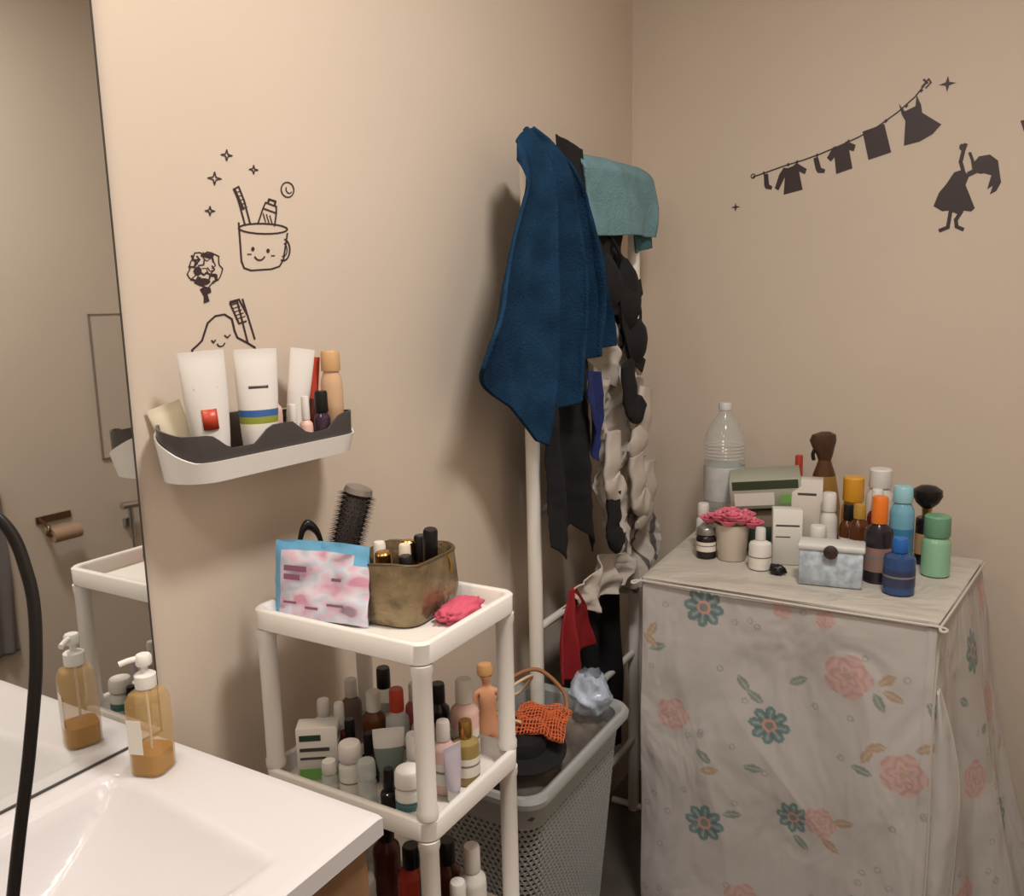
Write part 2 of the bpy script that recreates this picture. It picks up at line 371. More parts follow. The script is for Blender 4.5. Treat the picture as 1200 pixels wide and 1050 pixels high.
# ---------------------------------------------------------------- cart
cx0,cx1,cy0,cy1=.078,.418,.898,1.16
cxm,cym,chx,chy=(cx0+cx1)/2,(cy0+cy1)/2,(cx1-cx0)/2,(cy1-cy0)/2
parts=[]
ZT1=1.197
def tray(nm,z1,h=.036):
    z0=z1-h
    L=[rr(cxm,cym,chx-.006,chy-.006,.02,z0,8),rr(cxm,cym,chx,chy,.024,z0+.004,8),rr(cxm,cym,chx+.001,chy+.001,.025,z1-.003,8),rr(cxm,cym,chx-.002,chy-.002,.024,z1,8),
       rr(cxm,cym,chx-.009,chy-.009,.02,z1,8),rr(cxm,cym,chx-.012,chy-.012,.018,z1-.003,8),rr(cxm,cym,chx-.016,chy-.016,.016,z0+.008,8)]
    return loft(nm,L,white,ang=50)
for nm,z in (('tray_top',ZT1),('tray_middle',.925),('tray_lower',.62),('tray_bottom',.30)): parts.append(tray(nm,z))
k=0
for px in (cx0+.017,cx1-.017):
    for py in (cy0+.017,cy1-.017):
        k+=1
        for a0,b0 in ((.035,.265),(.30,.585),(.62,.89),(.925,ZT1-.035)):
            parts.append(lathe('post_%d'%k,[(.0165,a0),(.0165,a0+.012),(.0145,a0+.016),(.0145,b0-.02),(.0165,b0-.012),(.0165,b0)],white,seg=20,cx=px,cy=py))
        parts.append(lathe('caster_%d'%k,[(.006,.0),(.016,.004),(.018,.018),(.012,.034),(.008,.036)],black,seg=16,cx=px,cy=py))
group('storage_cart',parts)
zt=ZT1-.0275
# zip pouch
def pouch():
    V=[];Fc=[];mi=[];nu,nv=28,24;w=.172;h=.125
    for s in (-1,1):
        for j in range(nv+1):
            for i in range(nu+1):
                u=i/nu;v=j/nv; e=(1-(2*u-1)**6)*(1-v**2.5)*(.25+.75*min(1,v*5+.6)); V.append(((u-.5)*w,s*(.011*e+.0008)+.006*nz(u*3,v*3,s)+.002*nz(u*9,v*9,s),v*h+.004*math.sin(u*3)))
    n=(nu+1)*(nv+1)
    for s in (0,1):
        for j in range(nv):
            for i in range(nu):
                q=s*n+j*(nu+1)+i; Fc.append((q,q+1,q+nu+2,q+nu+1)); mi.append(1 if (j>=nv-3 or i<=1 or (j>nv-7 and i>nu-5)) else 0)
    m0=bpy.data.materials.new('pouch_print'); m0.use_nodes=True; nt=m0.node_tree; b=nt.nodes['Principled BSDF']; b.inputs['Roughness'].default_value=.18
    tc=nt.nodes.new('ShaderNodeTexCoord'); vo=nt.nodes.new('ShaderNodeTexNoise'); vo.inputs['Scale'].default_value=26; vo.inputs['Detail'].default_value=1.5; mp=nt.nodes.new('ShaderNodeMapping'); mp.inputs['Scale'].default_value=(.8,1,1.3); mp.inputs['Rotation'].default_value=(0,.5,0)
    rp=nt.nodes.new('ShaderNodeValToRGB'); rp.color_ramp.interpolation='EASE'
    els=rp.color_ramp.elements; els[0].color=(*S(216,160,186),1); els[0].position=.32; els[1].position=.42; els[1].color=(*S(226,200,216),1)
    for ps,c in ((.5,S(222,216,230)),(.58,S(196,208,224)),(.62,S(220,190,208)),(.72,S(160,140,156))): e=els.new(ps); e.color=(*c,1)
    nt.links.new(tc.outputs['Object'],mp.inputs['Vector']); nt.links.new(mp.outputs[0],vo.inputs['Vector']); nt.links.new(vo.outputs['Fac'],rp.inputs['Fac']); nt.links.new(rp.outputs[0],b.inputs['Base Color'])
    o=obj('pouch_body',V,Fc,[m0,plas('sky_blue',112,178,218)],mi)
    pr=[o]
    tx=plas('plum_text',140,90,116)
    for k,(a_,b_,z_,hh) in enumerate(((-.060,-.018,.080,.009),(-.060,-.030,.066,.009),(-.060,-.036,.028,.004),(-.02,.004,.022,.004),(.02,.05,.03,.004),(.028,.045,.07,.005))):
        pr.append(slab('text_%d'%k,(a_,-.0165,z_),(b_,-.0160,z_+hh),tx))
    return pr
group('zip_pouch',pouch(),(.174,.956,zt+.001),(-8,0,10))
gb=mat('bronze_leather',S(138,122,94),.3,metal=.55,bump=.6,bscale=90,var=.35,vscale=30)
def sag(dx,z,r,w=0): return [(x+.003*nz(x*20,y*20,z*30),y+.003*nz(x*20+5,y*20,z*30),z+w*nz(x*14,y*14,3)) for x,y,_ in rr(0,0,.060+dx,.072+dx,r,0,8)]
L=[sag(0,0,.034),sag(.005,.004,.038),sag(.010,.035,.040),sag(.008,.07,.038),sag(.006,.098,.036,.008),sag(.002,.099,.034,.008),sag(-.003,.07,.03),sag(-.004,.008,.03)]
parts=[loft('box_body',L,gb,ang=60)]
parts.append(tube('rim_zip',[(x*1.0,y*1.0,.0985+.008*nz(x*14,y*14,3)) for x,y,_ in rr(0,0,.0645,.0765,.035,0,3)],.0026,mat('dark_piping',S(84,70,50),.4),cyc=True,res=3))
parts.append(tube('zip_pull',[(.066,.03,.095),(.070,.032,.08),(.070,.031,.065)],.0022,gold))
group('makeup_bag',parts,(.262,1.062,zt),(0,0,4))
def stick(n,x,y,z,r,h,m1,m2,tx=0,ty=0):
    return group(n,[lathe('barrel',[(r*.9,0),(r,.002),(r,h*.6)],m1,seg=16),lathe('cap',[(r*1.12,h*.58),(r*1.15,h*.6),(r*1.1,h*.97),(r*.9,h)],m2,seg=16)],(x,y,z),(tx,ty,0))
zb_=zt+.0085
stick('lipstick',.285,1.098,zb_,.011,.128,gold,black,4,6); stick('lipstick',.262,1.118,zb_,.010,.105,gold,black,0,-4)
stick('foundation_bottle',.235,1.105,zb_,.012,.095,tan,gold,-3,0); stick('lipstick',.25,1.035,zb_,.012,.10,black,gold,6,0)
stick('lip_gloss',.227,1.045,zb_,.009,.108,pinkp,wt,0,0); stick('mascara',.29,1.04,zb_,.010,.095,black,black,2,-3)
stick('concealer',.255,1.075,zb_,.009,.10,tan,cream,0,0)
def hairbrush(loc,rot,sc):
    h0,h1=.072,.168
    ps=[lathe('handle',[(.008,0),(.011,.01),(.010,.03),(.012,.06),(.010,.072)],black),
        lathe('barrel',[(.012,h0),(.0165,h0+.004),(.0165,h1-.004),(.012,h1)],mat('ceramic_barrel',S(96,90,88),.3,metal=.4)),
        lathe('end_cap',[(.018,h1),(.022,h1+.002),(.020,h1+.010),(.010,h1+.013)],mat('silver_cap',S(150,144,140),.3,metal=.6))]
    V=[];Fc=[]
    for r in range(13):
        z=h0+.006+r*(h1-h0-.01)/12
        for k in range(20):
            t=2*math.pi*(k+.5*(r%2))/20; d=Vector((math.cos(t),math.sin(t),0)); q=Vector((-d.y,d.x,0)); b=len(V)
            o=Vector((0,0,z))
            V+= [o+d*.016+q*.0012,o+d*.016-q*.0012,o+d*.016+Vector((0,0,.0020)),o+d*.031]; Fc+=[(b,b+1,b+3),(b+1,b+2,b+3),(b+2,b,b+3)]
    ps.append(obj('bristles',V,Fc,black)); return group('round_hair_brush',ps,loc,rot,sc)
hairbrush((.118,1.046,zt+.001),(-9,13,0),1.13)
group('hair_clip',[tube('clip_jaw',[(0,0,.0),(.0,.02,.03),(0,.012,.06),(0,-.012,.07),(0,-.028,.055),(0,-.03,.02)],.005,black),tube('clip_spring',[(0,-.03,.02),(0,-.01,.012),(0,0,0)],.004,black)],(.108,1.018,zt+.009),(0,0,-30),(1.2,.8,1.85))
def blob(name,loc,sx,sy,sz,m,seed=0,rough=.2,fr=2,sub=4,rest=True):
    bm=bmesh.new(); bmesh.ops.create_icosphere(bm,subdivisions=sub,radius=1)
    for v in bm.verts:
        f=1+rough*nz(v.co.x*fr+seed,v.co.y*fr,v.co.z*fr)+rough*.3*rdg(v.co.x*fr*1.8,v.co.y*fr*1.8+seed,v.co.z*fr*1.8)
        v.co=Vector((v.co.x*f*sx,v.co.y*f*sy,max(v.co.z*f,-.75 if rest else -9)*sz))
    me=bpy.data.meshes.new(name); bm.to_mesh(me); bm.free(); me.materials.append(m)
    for f in me.polygons: f.use_smooth=True
    mn=min(v.co.z for v in me.vertices) if rest else 0
    o=bpy.data.objects.new(name,me); o.location=(loc[0],loc[1],loc[2]-mn+.0004); bpy.context.collection.objects.link(o); return o
hotp=mat('pink_fabric',S(200,86,110),.8,bump=.4,bscale=150)
blob('pink_scrunchie',(.358,1.078,zt),.024,.050,.015,hotp,3,.35,2.4)
# ------- middle tray contents
zm=.925-.036+.0082
amberb=mat('amber_plastic',S(90,50,26),.15); dgl=plas('dark_glass',36,30,32,.12)
def pbox(name,loc,w,d,h,base,bands,rot=0,tilt=(0,0)):
    ps=[rbox('carton',-w/2,w/2,-d/2,d/2,0,h,base,.0015)]
    for k,(a,b,c,e,mm_) in enumerate(bands):
        ps.append(slab('print_%d'%k,(-w/2+a*w,-d/2-.0006,c*h),(-w/2+b*w,-d/2-.0001,e*h),mm_))
        ps.append(slab('print_side_%d'%k,(w/2+.0001,-d/2+a*d,c*h),(w/2+.0006,-d/2+b*d,e*h),mm_))
    return group(name,ps,loc,(tilt[0],tilt[1],rot))
card=mat('white_card',S(216,214,208),.6)
dkg=plas('dark_green',52,72,62); ltg=plas('light_green',120,170,90)
pbox('medicine_box',(.158,.950,zm),.066,.036,.100,card,[(.08,.6,.78,.88,dkg),(.08,.8,.6,.66,grayp),(.08,.7,.46,.50,grayp),(.05,.95,.1,.3,ltg)],35)
B('pill_bottle',.232,.942,zm,.019,.088,card,wt,lab,caph=.3,capr=.95)
B('pill_bottle',.205,.922,zm,.013,.060,clearp,wt,None,caph=.3,capr=.9)
B('glass_vial',.275,.930,zm,.015,.075,clearp,clearp,None,caph=.35,capr=.95)
B('nail_polish_bottle',.314,.935,zm,.014,.07,dgl,black,None,caph=.5)
B('cream_jar',.350,.938,zm,.021,.078,card,wt,plas('teal_print',70,120,124),caph=.3,capr=1.0,lm=(.35,.6))
B('serum_bottle',.33,.980,zm,.015,.11,card,wt,None,caph=.35,capr=.8)
sqtube('cosmetic_tube',(.282,.978,zm),.10,.05,.014,[plas('sage',120,132,124),plas('sage',0,0,0),wt],40,capc=black)
B('nail_polish_bottle',.235,.985,zm,.014,.085,dgl,black,None,caph=.4)
B('nail_polish_bottle',.195,.985,zm,.014,.10,brn,black,None,caph=.4)
B('nail_polish_bottle',.155,1.005,zm,.014,.11,plas('wine',112,30,40),wt,None,caph=.4)
B('lotion_bottle',.205,1.035,zm,.02,.13,amberb,wt,None,caph=.25)
B('lotion_bottle',.255,1.035,zm,.02,.145,clearp,red,lab,caph=.25)
B('lotion_bottle',.308,1.035,zm,.02,.14,plas('grey_clear',150,148,146),wt,None,caph=.25)
B('lotion_bottle',.358,1.02,zm,.018,.12,pinkp,wt,lab)
B('perfume_bottle',.372,1.062,zm,.022,.105,mat('olive_glass',S(150,130,80),.1),gold,lab,caph=.25,capr=.5)
B('lotion_bottle',.340,1.108,zm,.024,.150,pinkp,wt,lab,caph=.25)
B('toner_bottle',.285,1.11,zm,.02,.13,dgl,black,lab)
B('toner_bottle',.235,1.11,zm,.018,.12,plas('rose',176,96,100),wt,None)
B('toner_bottle',.175,1.10,zm,.02,.14,clearp,black,lab)
B('toner_bottle',.125,1.07,zm,.018,.12,plas('grey_brown',112,96,88),wt,None)
B('supplement_bottle',.115,1.01,zm,.018,.105,card,wt,lab)
sqtube('cosmetic_tube',(.385,1.005,zm),.085,.035,.011,[plas('lilac',190,182,196)]*2,75)
# ------- lower tray contents
zl=.62-.036+.0082
for i,(x,y,r,h,b_,c_) in enumerate(((.375,.965,.02,.12,card,wt),(.335,.940,.020,.14,red,wt),(.29,.938,.02,.13,dgl,black),(.24,.94,.022,.12,plas('wine',0,0,0),black),(.375,1.02,.022,.15,plas('rose',0,0,0),wt),
     (.33,1.0,.022,.16,dgl,black),(.36,1.085,.024,.17,card,wt),(.305,1.09,.024,.16,amberb,black),(.25,1.06,.025,.15,red,black),(.18,1.0,.03,.15,card,blu),(.12,.965,.022,.14,dgl,wt),(.17,1.09,.025,.16,brn,black))):
    B('shampoo_bottle',x,y,zl,r,h,b_,c_,lab if i%3==0 else None)
# ---------------------------------------------------------------- laundry basket
bkm=mat('grey_basket_plastic',S(156,160,160),.45)
bx,by,bhx,bhy=.182,1.60,.150,.245
base=rr(bx,by,bhx-.03,bhy-.03,.05,0,8); acc=[0]
for i in range(len(base)): a_=Vector(base[i]);b_=Vector(base[(i+1)%len(base)]); acc.append(acc[-1]+(b_-a_).length)
def bpar(s):
    s=(s%1)*acc[-1]
    for i in range(len(acc)-1):
        if s<=acc[i+1]: return (i+(s-acc[i])/(acc[i+1]-acc[i]))/len(base)
    return 0
def bper(s,t):
    hx_=bhx-.012-.045*(1-t); hy_=bhy-.012-.05*(1-t); r=.05
    base=rr(bx,by,hx_,hy_,r,0,8); n=len(base); f=(s%1)*n; i=int(f)%n; g=f-int(f); a_=base[i]; b_=base[(i+1)%n]
    return Vector((a_[0]+(b_[0]-a_[0])*g,a_[1]+(b_[1]-a_[1])*g,.03+.63*t))
def bpos(s,t): return bper(bpar(s),t)
V=[];Fc=[];NS,NT=96,44;t0,t1=.05,.90
for r in range(NT):
    ta=t0+(t1-t0)*r/NT; tb=t0+(t1-t0)*(r+1)/NT
    for c in range(NS):
        sa=(c+.5*(r%2))/NS; sb=sa+1/NS; sm=(sa+sb)/2; tm=(ta+tb)/2; b=len(V)
        out=[(sa,ta),(sm,ta),(sb,ta),(sb,tm),(sb,tb),(sm,tb),(sa,tb),(sa,tm)]
        inn=[(sm+(s-sm)*(.66 if abs(s-sm)<1e-9 or abs(t-tm)<1e-9 else .48),tm+(t-tm)*(.66 if abs(s-sm)<1e-9 or abs(t-tm)<1e-9 else .48)) for s,t in out]
        V+=[bpos(*q) for q in out]+[bpos(*q) for q in inn]
        for k in range(8): Fc.append((b+k,b+(k+1)%8,b+8+(k+1)%8,b+8+k))
lat=obj('lattice_wall',V,Fc,bkm); sd=lat.modifiers.new('t','SOLIDIFY'); sd.thickness=.003
def bl(dx,z,r=.05): return rr(bx,by,bhx-dx,bhy-dx*1.05,r,z,8)
t_=lambda t:.057-.045*t
rim=loft('rim',[bl(t_(.9),.03+.63*.9),bl(.010,.665),bl(-.004,.668),bl(-.008,.66),bl(-.009,.672),bl(-.004,.681),bl(.004,.682),bl(.016,.672),bl(t_(.9)+.004,.03+.63*.9)],bkm,cap0=False,cap1=False)
bot=loft('base',[bl(.062,.0005),bl(.057,.004),bl(t_(.05),.03+.63*.05+.001),bl(t_(.05)+.003,.03+.63*.05),bl(.062,.012)],bkm)
group('laundry_basket',[lat,rim,bot])
V=[];Fc=[];N=60
for j in range(N+1):
    for i in range(N+1):
        u=i/N*2-1;v=j/N*2-1; e=max(0,1-max(abs(u),abs(v))**4)
        V.append((bx+u*(bhx-.022),by+v*(bhy-.026),.62+(.045+.014*rdg(u*2,v*2.6,2)+.007*rdg(u*5,v*6,4))*e))
for j in range(N):
    for i in range(N): q=j*(N+1)+i; Fc.append((q,q+1,q+N+2,q+N+1))
obj('laundry_pile',V,Fc,mat('dark_laundry',S(104,96,90),.9,bump=.4,bscale=40,var=.6,vscale=9))
blkc=mat('black_fabric',S(20,19,23),.9,bump=.3,bscale=120)
hat=[lathe('brim',[(.03,0),(.085,.004),(.10,.010),(.10,.013),(.08,.010),(.055,.016)],blkc,cap1=False),lathe('crown',[(.056,.010),(.054,.03),(.045,.042),(.02,.046)],blkc,cap0=False)]
group('black_sun_hat',hat,(.218,1.50,.697),(6,8,0))
orm=mat('orange_mesh_fabric',S(206,104,62),.7,bump=.5,bscale=200)
V=[];Fc=[]
for j in range(17):
    for i in range(17):
        u=i/8-1;v=j/8-1; rr0=1+.2*nz(u*2,v*2,1); V.append((u*.058*rr0,v*.068*rr0,.030*(1-u*u*.6)*(1-v*v*.6)+.014*nz(u*2.5,v*2.5,7)))
for j in range(16):
    for i in range(16): q=j*17+i; Fc.append((q,q+1,q+18,q+17))
om=obj('net',V,Fc,orm); w_=om.modifiers.new('w','WIREFRAME'); w_.thickness=.0035
om2=obj('net_lining',[(x*.9,y*.9,z-.006) for x,y,z in V],Fc,plas('orange_deep',130,60,40,.8))
group('orange_net_pouch',[om,om2],(.236,1.560,.732),(0,6,20))
tube('beige_strap',[(.10,1.44,.74),(.15,1.47,.80),(.19,1.55,.83),(.17,1.64,.80),(.12,1.66,.74),(.10,1.58,.75),(.15,1.50,.77),(.22,1.50,.76)],.0035,mat('beige_cord',S(214,184,146),.7))
tube('leather_bag_strap',[(.08,1.55,.72),(.12,1.60,.79),(.16,1.68,.80),(.22,1.70,.75),(.24,1.68,.71)],.005,mat('brown_cord',S(150,104,70),.6))
skin=mat('doll_skin',S(218,160,126),.45)
def skinobj(name,pts,edges,rad,m):
    me=bpy.data.meshes.new(name); me.from_pydata(pts,edges,[]); me.materials.append(m); o=bpy.data.objects.new(name,me); bpy.context.collection.objects.link(o)
    sk=o.modifiers.new('skin','SKIN'); sk.use_smooth_shade=True; ss=o.modifiers.new('sub','SUBSURF'); ss.levels=2; ss.render_levels=2
    for i,r in enumerate(rad): me.skin_vertices[0].data[i].radius=(r,r) if not isinstance(r,tuple) else r
    me.skin_vertices[0].data[0].use_root=True
    return o
pts=[(0,0,.10),(0,0,.125),(0,0,.15),(0,0,.168),(0,0,.176),(0,0,.192),(0,.0,.208),(-.011,0,.09),(-.011,.002,.05),(-.010,0,.008),(.011,0,.09),(.011,.002,.05),(.010,0,.008),(-.02,0,.162),(-.026,0,.135),(-.024,-.006,.108),(-.022,-.01,.10),(.02,0,.162),(.026,0,.135),(.024,-.006,.108),(.022,-.01,.10)]
ed=[(0,1),(1,2),(2,3),(3,4),(4,5),(5,6),(0,7),(7,8),(8,9),(0,10),(10,11),(11,12),(3,13),(13,14),(14,15),(15,16),(3,17),(17,18),(18,19),(19,20)]
rd=[(.019,.012),(.015,.011),(.020,.014),(.010,.008),.005,(.012,.013),(.009,.01),.012,.009,.006,.012,.009,.006,.006,.005,.004,.004,.006,.005,.004,.004]
dl=skinobj('doll_body',pts,ed,rd,skin)
dh=lathe('doll_hair',[(.010,.190),(.0145,.196),(.0148,.208),(.012,.214),(.004,.217)],plas('blond',206,160,110),cy=.003,seg=20)
group('fashion_doll',[dl,dh],(.212,1.392,.682),(-4,-2,40),1.16)
# thin crumpled carrier bag: folded translucent sheet
bagm=mat('blue_white_plastic_bag',S(190,204,226),.2,bump=.6,bscale=45,var=.3,vscale=30,alpha=.72)
V=[];Fc=[]
for j in range(41):
    for i in range(41):
        t=2*math.pi*i/40; v=j/40; pr_=.030+.024*math.sin(math.pi*min(1,v*.9+.1))*(1-v*.45)
        cr=1+.40*rdg(math.cos(t)*1.3,math.sin(t)*1.3,v*2.2+4)*.6+.22*nz(math.cos(t)*3,math.sin(t)*3,v*4)
        V.append((pr_*cr*math.cos(t)*.9,pr_*cr*math.sin(t)*.85,.0004+v*.095+.012*nz(math.cos(t)*2,math.sin(t)*2,v*3)*v))
for j in range(40):
    for i in range(40): q=j*41+i; Fc.append((q,q+1,q+42,q+41))
bg=obj('crumpled_plastic_bag',V,Fc,bagm); bg.location=(.262,1.765,.683)
# ---------------------------------------------------------------- rack
rk=[]
ry0,ry1,rx=1.79,2.43,.10
for k,y in enumerate((ry0,ry1)):
    rk.append(lathe('post_%d'%k,[(.018,.0005),(.018,2.015),(.016,2.025),(.008,2.03)],whitepaint,cx=rx,cy=y))
for k,z in enumerate((.25,.55,.85,1.15,1.45,1.75,2.0)):
    rk.append(tube('rung_%d'%k,[(rx,ry0,z),(rx,ry1,z)],.011,whitepaint))
for k,y in enumerate((ry0+.0,ry1)): rk.append(tube('foot_%d'%k,[(rx-.075,y,.012),(rx+.09,y,.012)],.011,whitepaint))
group('clothes_drying_rack',rk)
navyt=mat('navy_terry_cloth',S(26,52,78),1.0,bump=.9,bscale=200,var=.3,vscale=14)
navyt.node_tree.nodes['Principled BSDF'].inputs['Specular IOR Level'].default_value=.1
tealt=mat('teal_terry_cloth',S(112,150,160),.95,bump=1.0,bscale=160,var=.1,vscale=20)
whc=mat('white_cotton',S(186,178,170),.9,bump=.3,bscale=50,var=.1)
bluec=mat('blue_fabric',S(22,36,92),.9)
redc=mat('red_fabric',S(140,26,34),.85,bump=.3,bscale=90)
drape('navy_towel',.175,[(0,1.685),(.1,1.655),(.35,1.585),(.62,1.515),(.85,1.475),(1,1.47)],[(0,1.79),(.04,1.85),(.10,1.895),(.25,1.955),(.5,2.01),(.8,2.05),(1,2.07)],
      [(0,1.97),(.15,2.015),(.35,2.045),(.7,2.05),(1,2.02)],[(0,1.535),(.08,1.49),(.18,1.44),(.27,1.36),(.34,1.345),(.48,1.40),(.62,1.43),(.66,1.45),(.70,1.515),(1,1.55)],navyt,amp=.042,nf=3.6,seed=1.3,nu=170,nv=140,thick=.009,topx=.130,bulge=.01,sfold=.020)
drape('teal_towel',.150,[(0,1.975),(.5,2.02),(1,2.05)],[(0,2.42),(.5,2.46),(1,2.47)],[(0,2.030),(.5,2.04),(1,2.045)],[(0,1.83),(.5,1.845),(1,1.85)],tealt,amp=.016,nf=1.8,seed=2.2,thick=.008,topx=.112,sfold=.006)
drape('washcloth',.125,[(0,2.32),(1,2.37)],[(0,2.45),(1,2.49)],[(0,2.03),(1,2.03)],[(0,1.80),(1,1.82)],mat('dark_teal_cloth',S(62,98,106),.95,bump=.8,bscale=160),amp=.010,nf=1,seed=8,thick=.006)
drape('black_leggings',.145,[(0,1.85),(1,1.90)],[(0,1.99),(1,2.05)],[(0,2.05),(1,2.035)],[(0,1.66),(1,1.64)],blkc,amp=.012,nf=1.6,seed=3)
drape('black_camisole',.12,[(0,2.00),(1,2.04)],[(0,2.30),(.3,2.24),(.5,2.34),(.8,2.38),(1,2.34)],[(0,1.88),(.5,1.84),(1,1.90)],[(0,1.60),(.5,1.62),(.7,1.53),(1,1.56)],blkc,amp=.025,nf=2.2,seed=5,crump=.010)
def bra(name,y,z,x,s=1,rot=0):
    ps=[]
    for k,(dy,dz) in enumerate(((-.052,.01),(.055,-.015))):
        V=[];Fc=[]
        for j in range(13):
            for i in range(24):
                v=j/12; aa=2*math.pi*i/24; r=v; dep=(1-v**2.2)*.030
                yy=r*.060*math.cos(aa); zz=r*(.055+.022*max(0,math.sin(aa))**3)*math.sin(aa)
                V.append((dep+.003*nz(yy*40,zz*40,k),dy+yy,dz+zz))
        for j in range(12):
            for i in range(24): Fc.append((j*24+i,j*24+(i+1)%24,(j+1)*24+(i+1)%24,(j+1)*24+i))
        c=obj('cup_%d'%k,V,Fc,blkc); q=c.modifiers.new('t','SOLIDIFY'); q.thickness=.006; ps.append(c)
    ps.append(drape('side_band',.0,[(0,-.13),(1,-.12)],[(0,.13),(1,.14)],[(0,.02),(.3,-.03),(.7,-.04),(1,.0)],[(0,-.02),(.3,-.06),(.7,-.075),(1,-.04)],blkc,amp=.006,nf=2,seed=s*7,nu=30,nv=8))
    ps.append(tube('strap_0',[(0,-.052,.075),(-.01,-.05,.11),(-.03,-.03,.15)],.004,blkc)); ps.append(tube('strap_1',[(0,.055,.05),(-.01,.04,.10),(-.03,.01,.15)],.004,blkc))
    return group(name,ps,(x,y,z),(rot,0,0),s)
bra('black_bra',2.17,1.70,.155,1.1,10)
bra('black_bra',2.24,1.60,.165,1.05,-50)
drape('black_trousers',.150,[(0,1.80),(.3,1.77),(1,1.76)],[(0,1.98),(1,2.02)],[(0,1.50),(1,1.52)],[(0,1.08),(.3,1.03),(.6,1.10),(1,1.00)],blkc,amp=.03,nf=1.6,seed=6,crump=.008)
drape('blue_shirt',.195,[(0,1.90),(.4,1.89),(1,1.91)],[(0,1.975),(.5,1.99),(1,1.95)],[(0,1.50),(1,1.49)],[(0,1.35),(.5,1.30),(1,1.26)],bluec,amp=.016,nf=1,seed=7,crump=.008)
def crumple(name,y0,y1,z0,z1,xx,m,seed,amp=.03,crump=.024,cf=9): 
    return drape(name,xx,[(0,y0+.02),(.3,y0),(.6,y0+.02),(1,y0+.05)],[(0,y1-.02),(.4,y1+.01),(.7,y1-.01),(1,y1-.05)],[(0,z1-.02),(.5,z1+.01),(1,z1-.02)],[(0,z0+.04),(.3,z0),(.6,z0+.03),(1,z0+.03)],m,amp=amp,nf=2.2,seed=seed,crump=crump,cf=cf,nu=90,nv=90,sfold=.006)
def socko(y,z,x,m,s=1,flip=1,rot=0,L=.12):
    tp=lambda t:(.85+.1*math.sin(t*9)) if t<.5 else (1.0 if t<.72 else max(.3,1.0-.9*max(0,t-.82)/.18))
    o=tube('sock_knit',[(0,0,0),(0,.006*flip,-L*.45),(0,0,-L*.9),(0,.018*flip,-L*1.15),(0,.06*flip,-L*1.32),(0,.10*flip,-L*1.36)],.044,m,res=6,seg=16,taper=tp)
    for v in o.data.vertices:
        v.co.x=v.co.x*.34+.010*nz(v.co.y*22,v.co.z*18,x*9+z); v.co.y+=.010*nz(v.co.z*18,z*5,y)
    return group('hanging_sock',[o],(x,y,z),(rot,0,0),s)
crumple('white_camisole',2.06,2.40,1.42,1.60,.135,whc,11)
crumple('white_shirt',2.00,2.38,1.20,1.46,.140,whc,12); crumple('white_tshirt',2.02,2.38,1.00,1.25,.140,whc,13)
for q in ((2.13,1.50,.205,blkc,.95,1,12),(2.27,1.42,.20,whc,1,-1,-6),(2.02,1.33,.21,whc,1,1,-8),(2.20,1.24,.20,whc,1,1,5),(2.03,1.17,.21,blkc,.85,1,-10),(2.32,1.20,.19,whc,1,-1,5)): socko(*q)
crumple('white_towel',1.86,2.20,.84,.975,.165,whc,17)
st=mat('striped_cotton',S(190,180,172),.9); nt=st.node_tree; wv=nt.nodes.new('ShaderNodeTexWave'); wv.inputs['Scale'].default_value=7; wv.bands_direction='Y'; rp=nt.nodes.new('ShaderNodeValToRGB'); rp.color_ramp.elements[0].color=(*S(96,90,92),1); rp.color_ramp.elements[0].position=.06; rp.color_ramp.elements[1].position=.14; rp.color_ramp.elements[1].color=(*S(186,178,170),1)
tc=nt.nodes.new('ShaderNodeTexCoord'); nt.links.new(tc.outputs['Object'],wv.inputs['Vector']); nt.links.new(wv.outputs[0],rp.inputs[0]); nt.links.new(rp.outputs[0],nt.nodes['Principled BSDF'].inputs['Base Color'])
crumple('striped_shirt',2.17,2.44,.80,1.05,.15,st,18,.03,.02)
drape('red_cloth',.165,[(0,1.855),(.3,1.82),(1,1.785)],[(0,1.88),(.3,1.925),(1,1.975)],[(0,.945),(1,.945)],[(0,.72),(.4,.70),(.7,.74),(1,.76)],redc,amp=.020,nf=1.8,seed=9,sfold=.006)
drape('dark_cloth',.10,[(0,1.93),(1,1.93)],[(0,2.30),(1,2.3)],[(0,.86),(1,.86)],[(0,.35),(1,.3)],blkc,amp=.02,nf=2,seed=20)
# ---------------------------------------------------------------- washing machine with cover
teal=S(78,128,132); teald=S(54,96,108); pink=S(212,166,162); pinkd=S(196,138,136); mus=S(176,144,104); lfg=S(104,130,120); gr=S(150,150,152); cloth=S(196,193,192)
fl=[(.466,.90,.052,'t'),(.636,.622,.050,'t'),(.479,.318,.052,'t'),(.70,.392,.042,'t'),(.814,.79,.060,'p'),(.945,.585,.056,'p'),(.39,.60,.048,'p'),(.765,.40,.042,'p'),(.58,.12,.055,'p'),(.88,.2,.055,'t'),
    (1.28,.80,.055,'t'),(1.42,.62,.055,'p'),(1.22,.50,.05,'p'),(1.36,.34,.055,'t'),(1.12,.25,.05,'p'),(1.5,.88,.05,'p'),(.1,.7,.05,'t'),(.15,.4,.05,'p'),(.0,.2,.05,'t'),(.66,.925,.025,'p'),(.76,.92,.025,'p')]
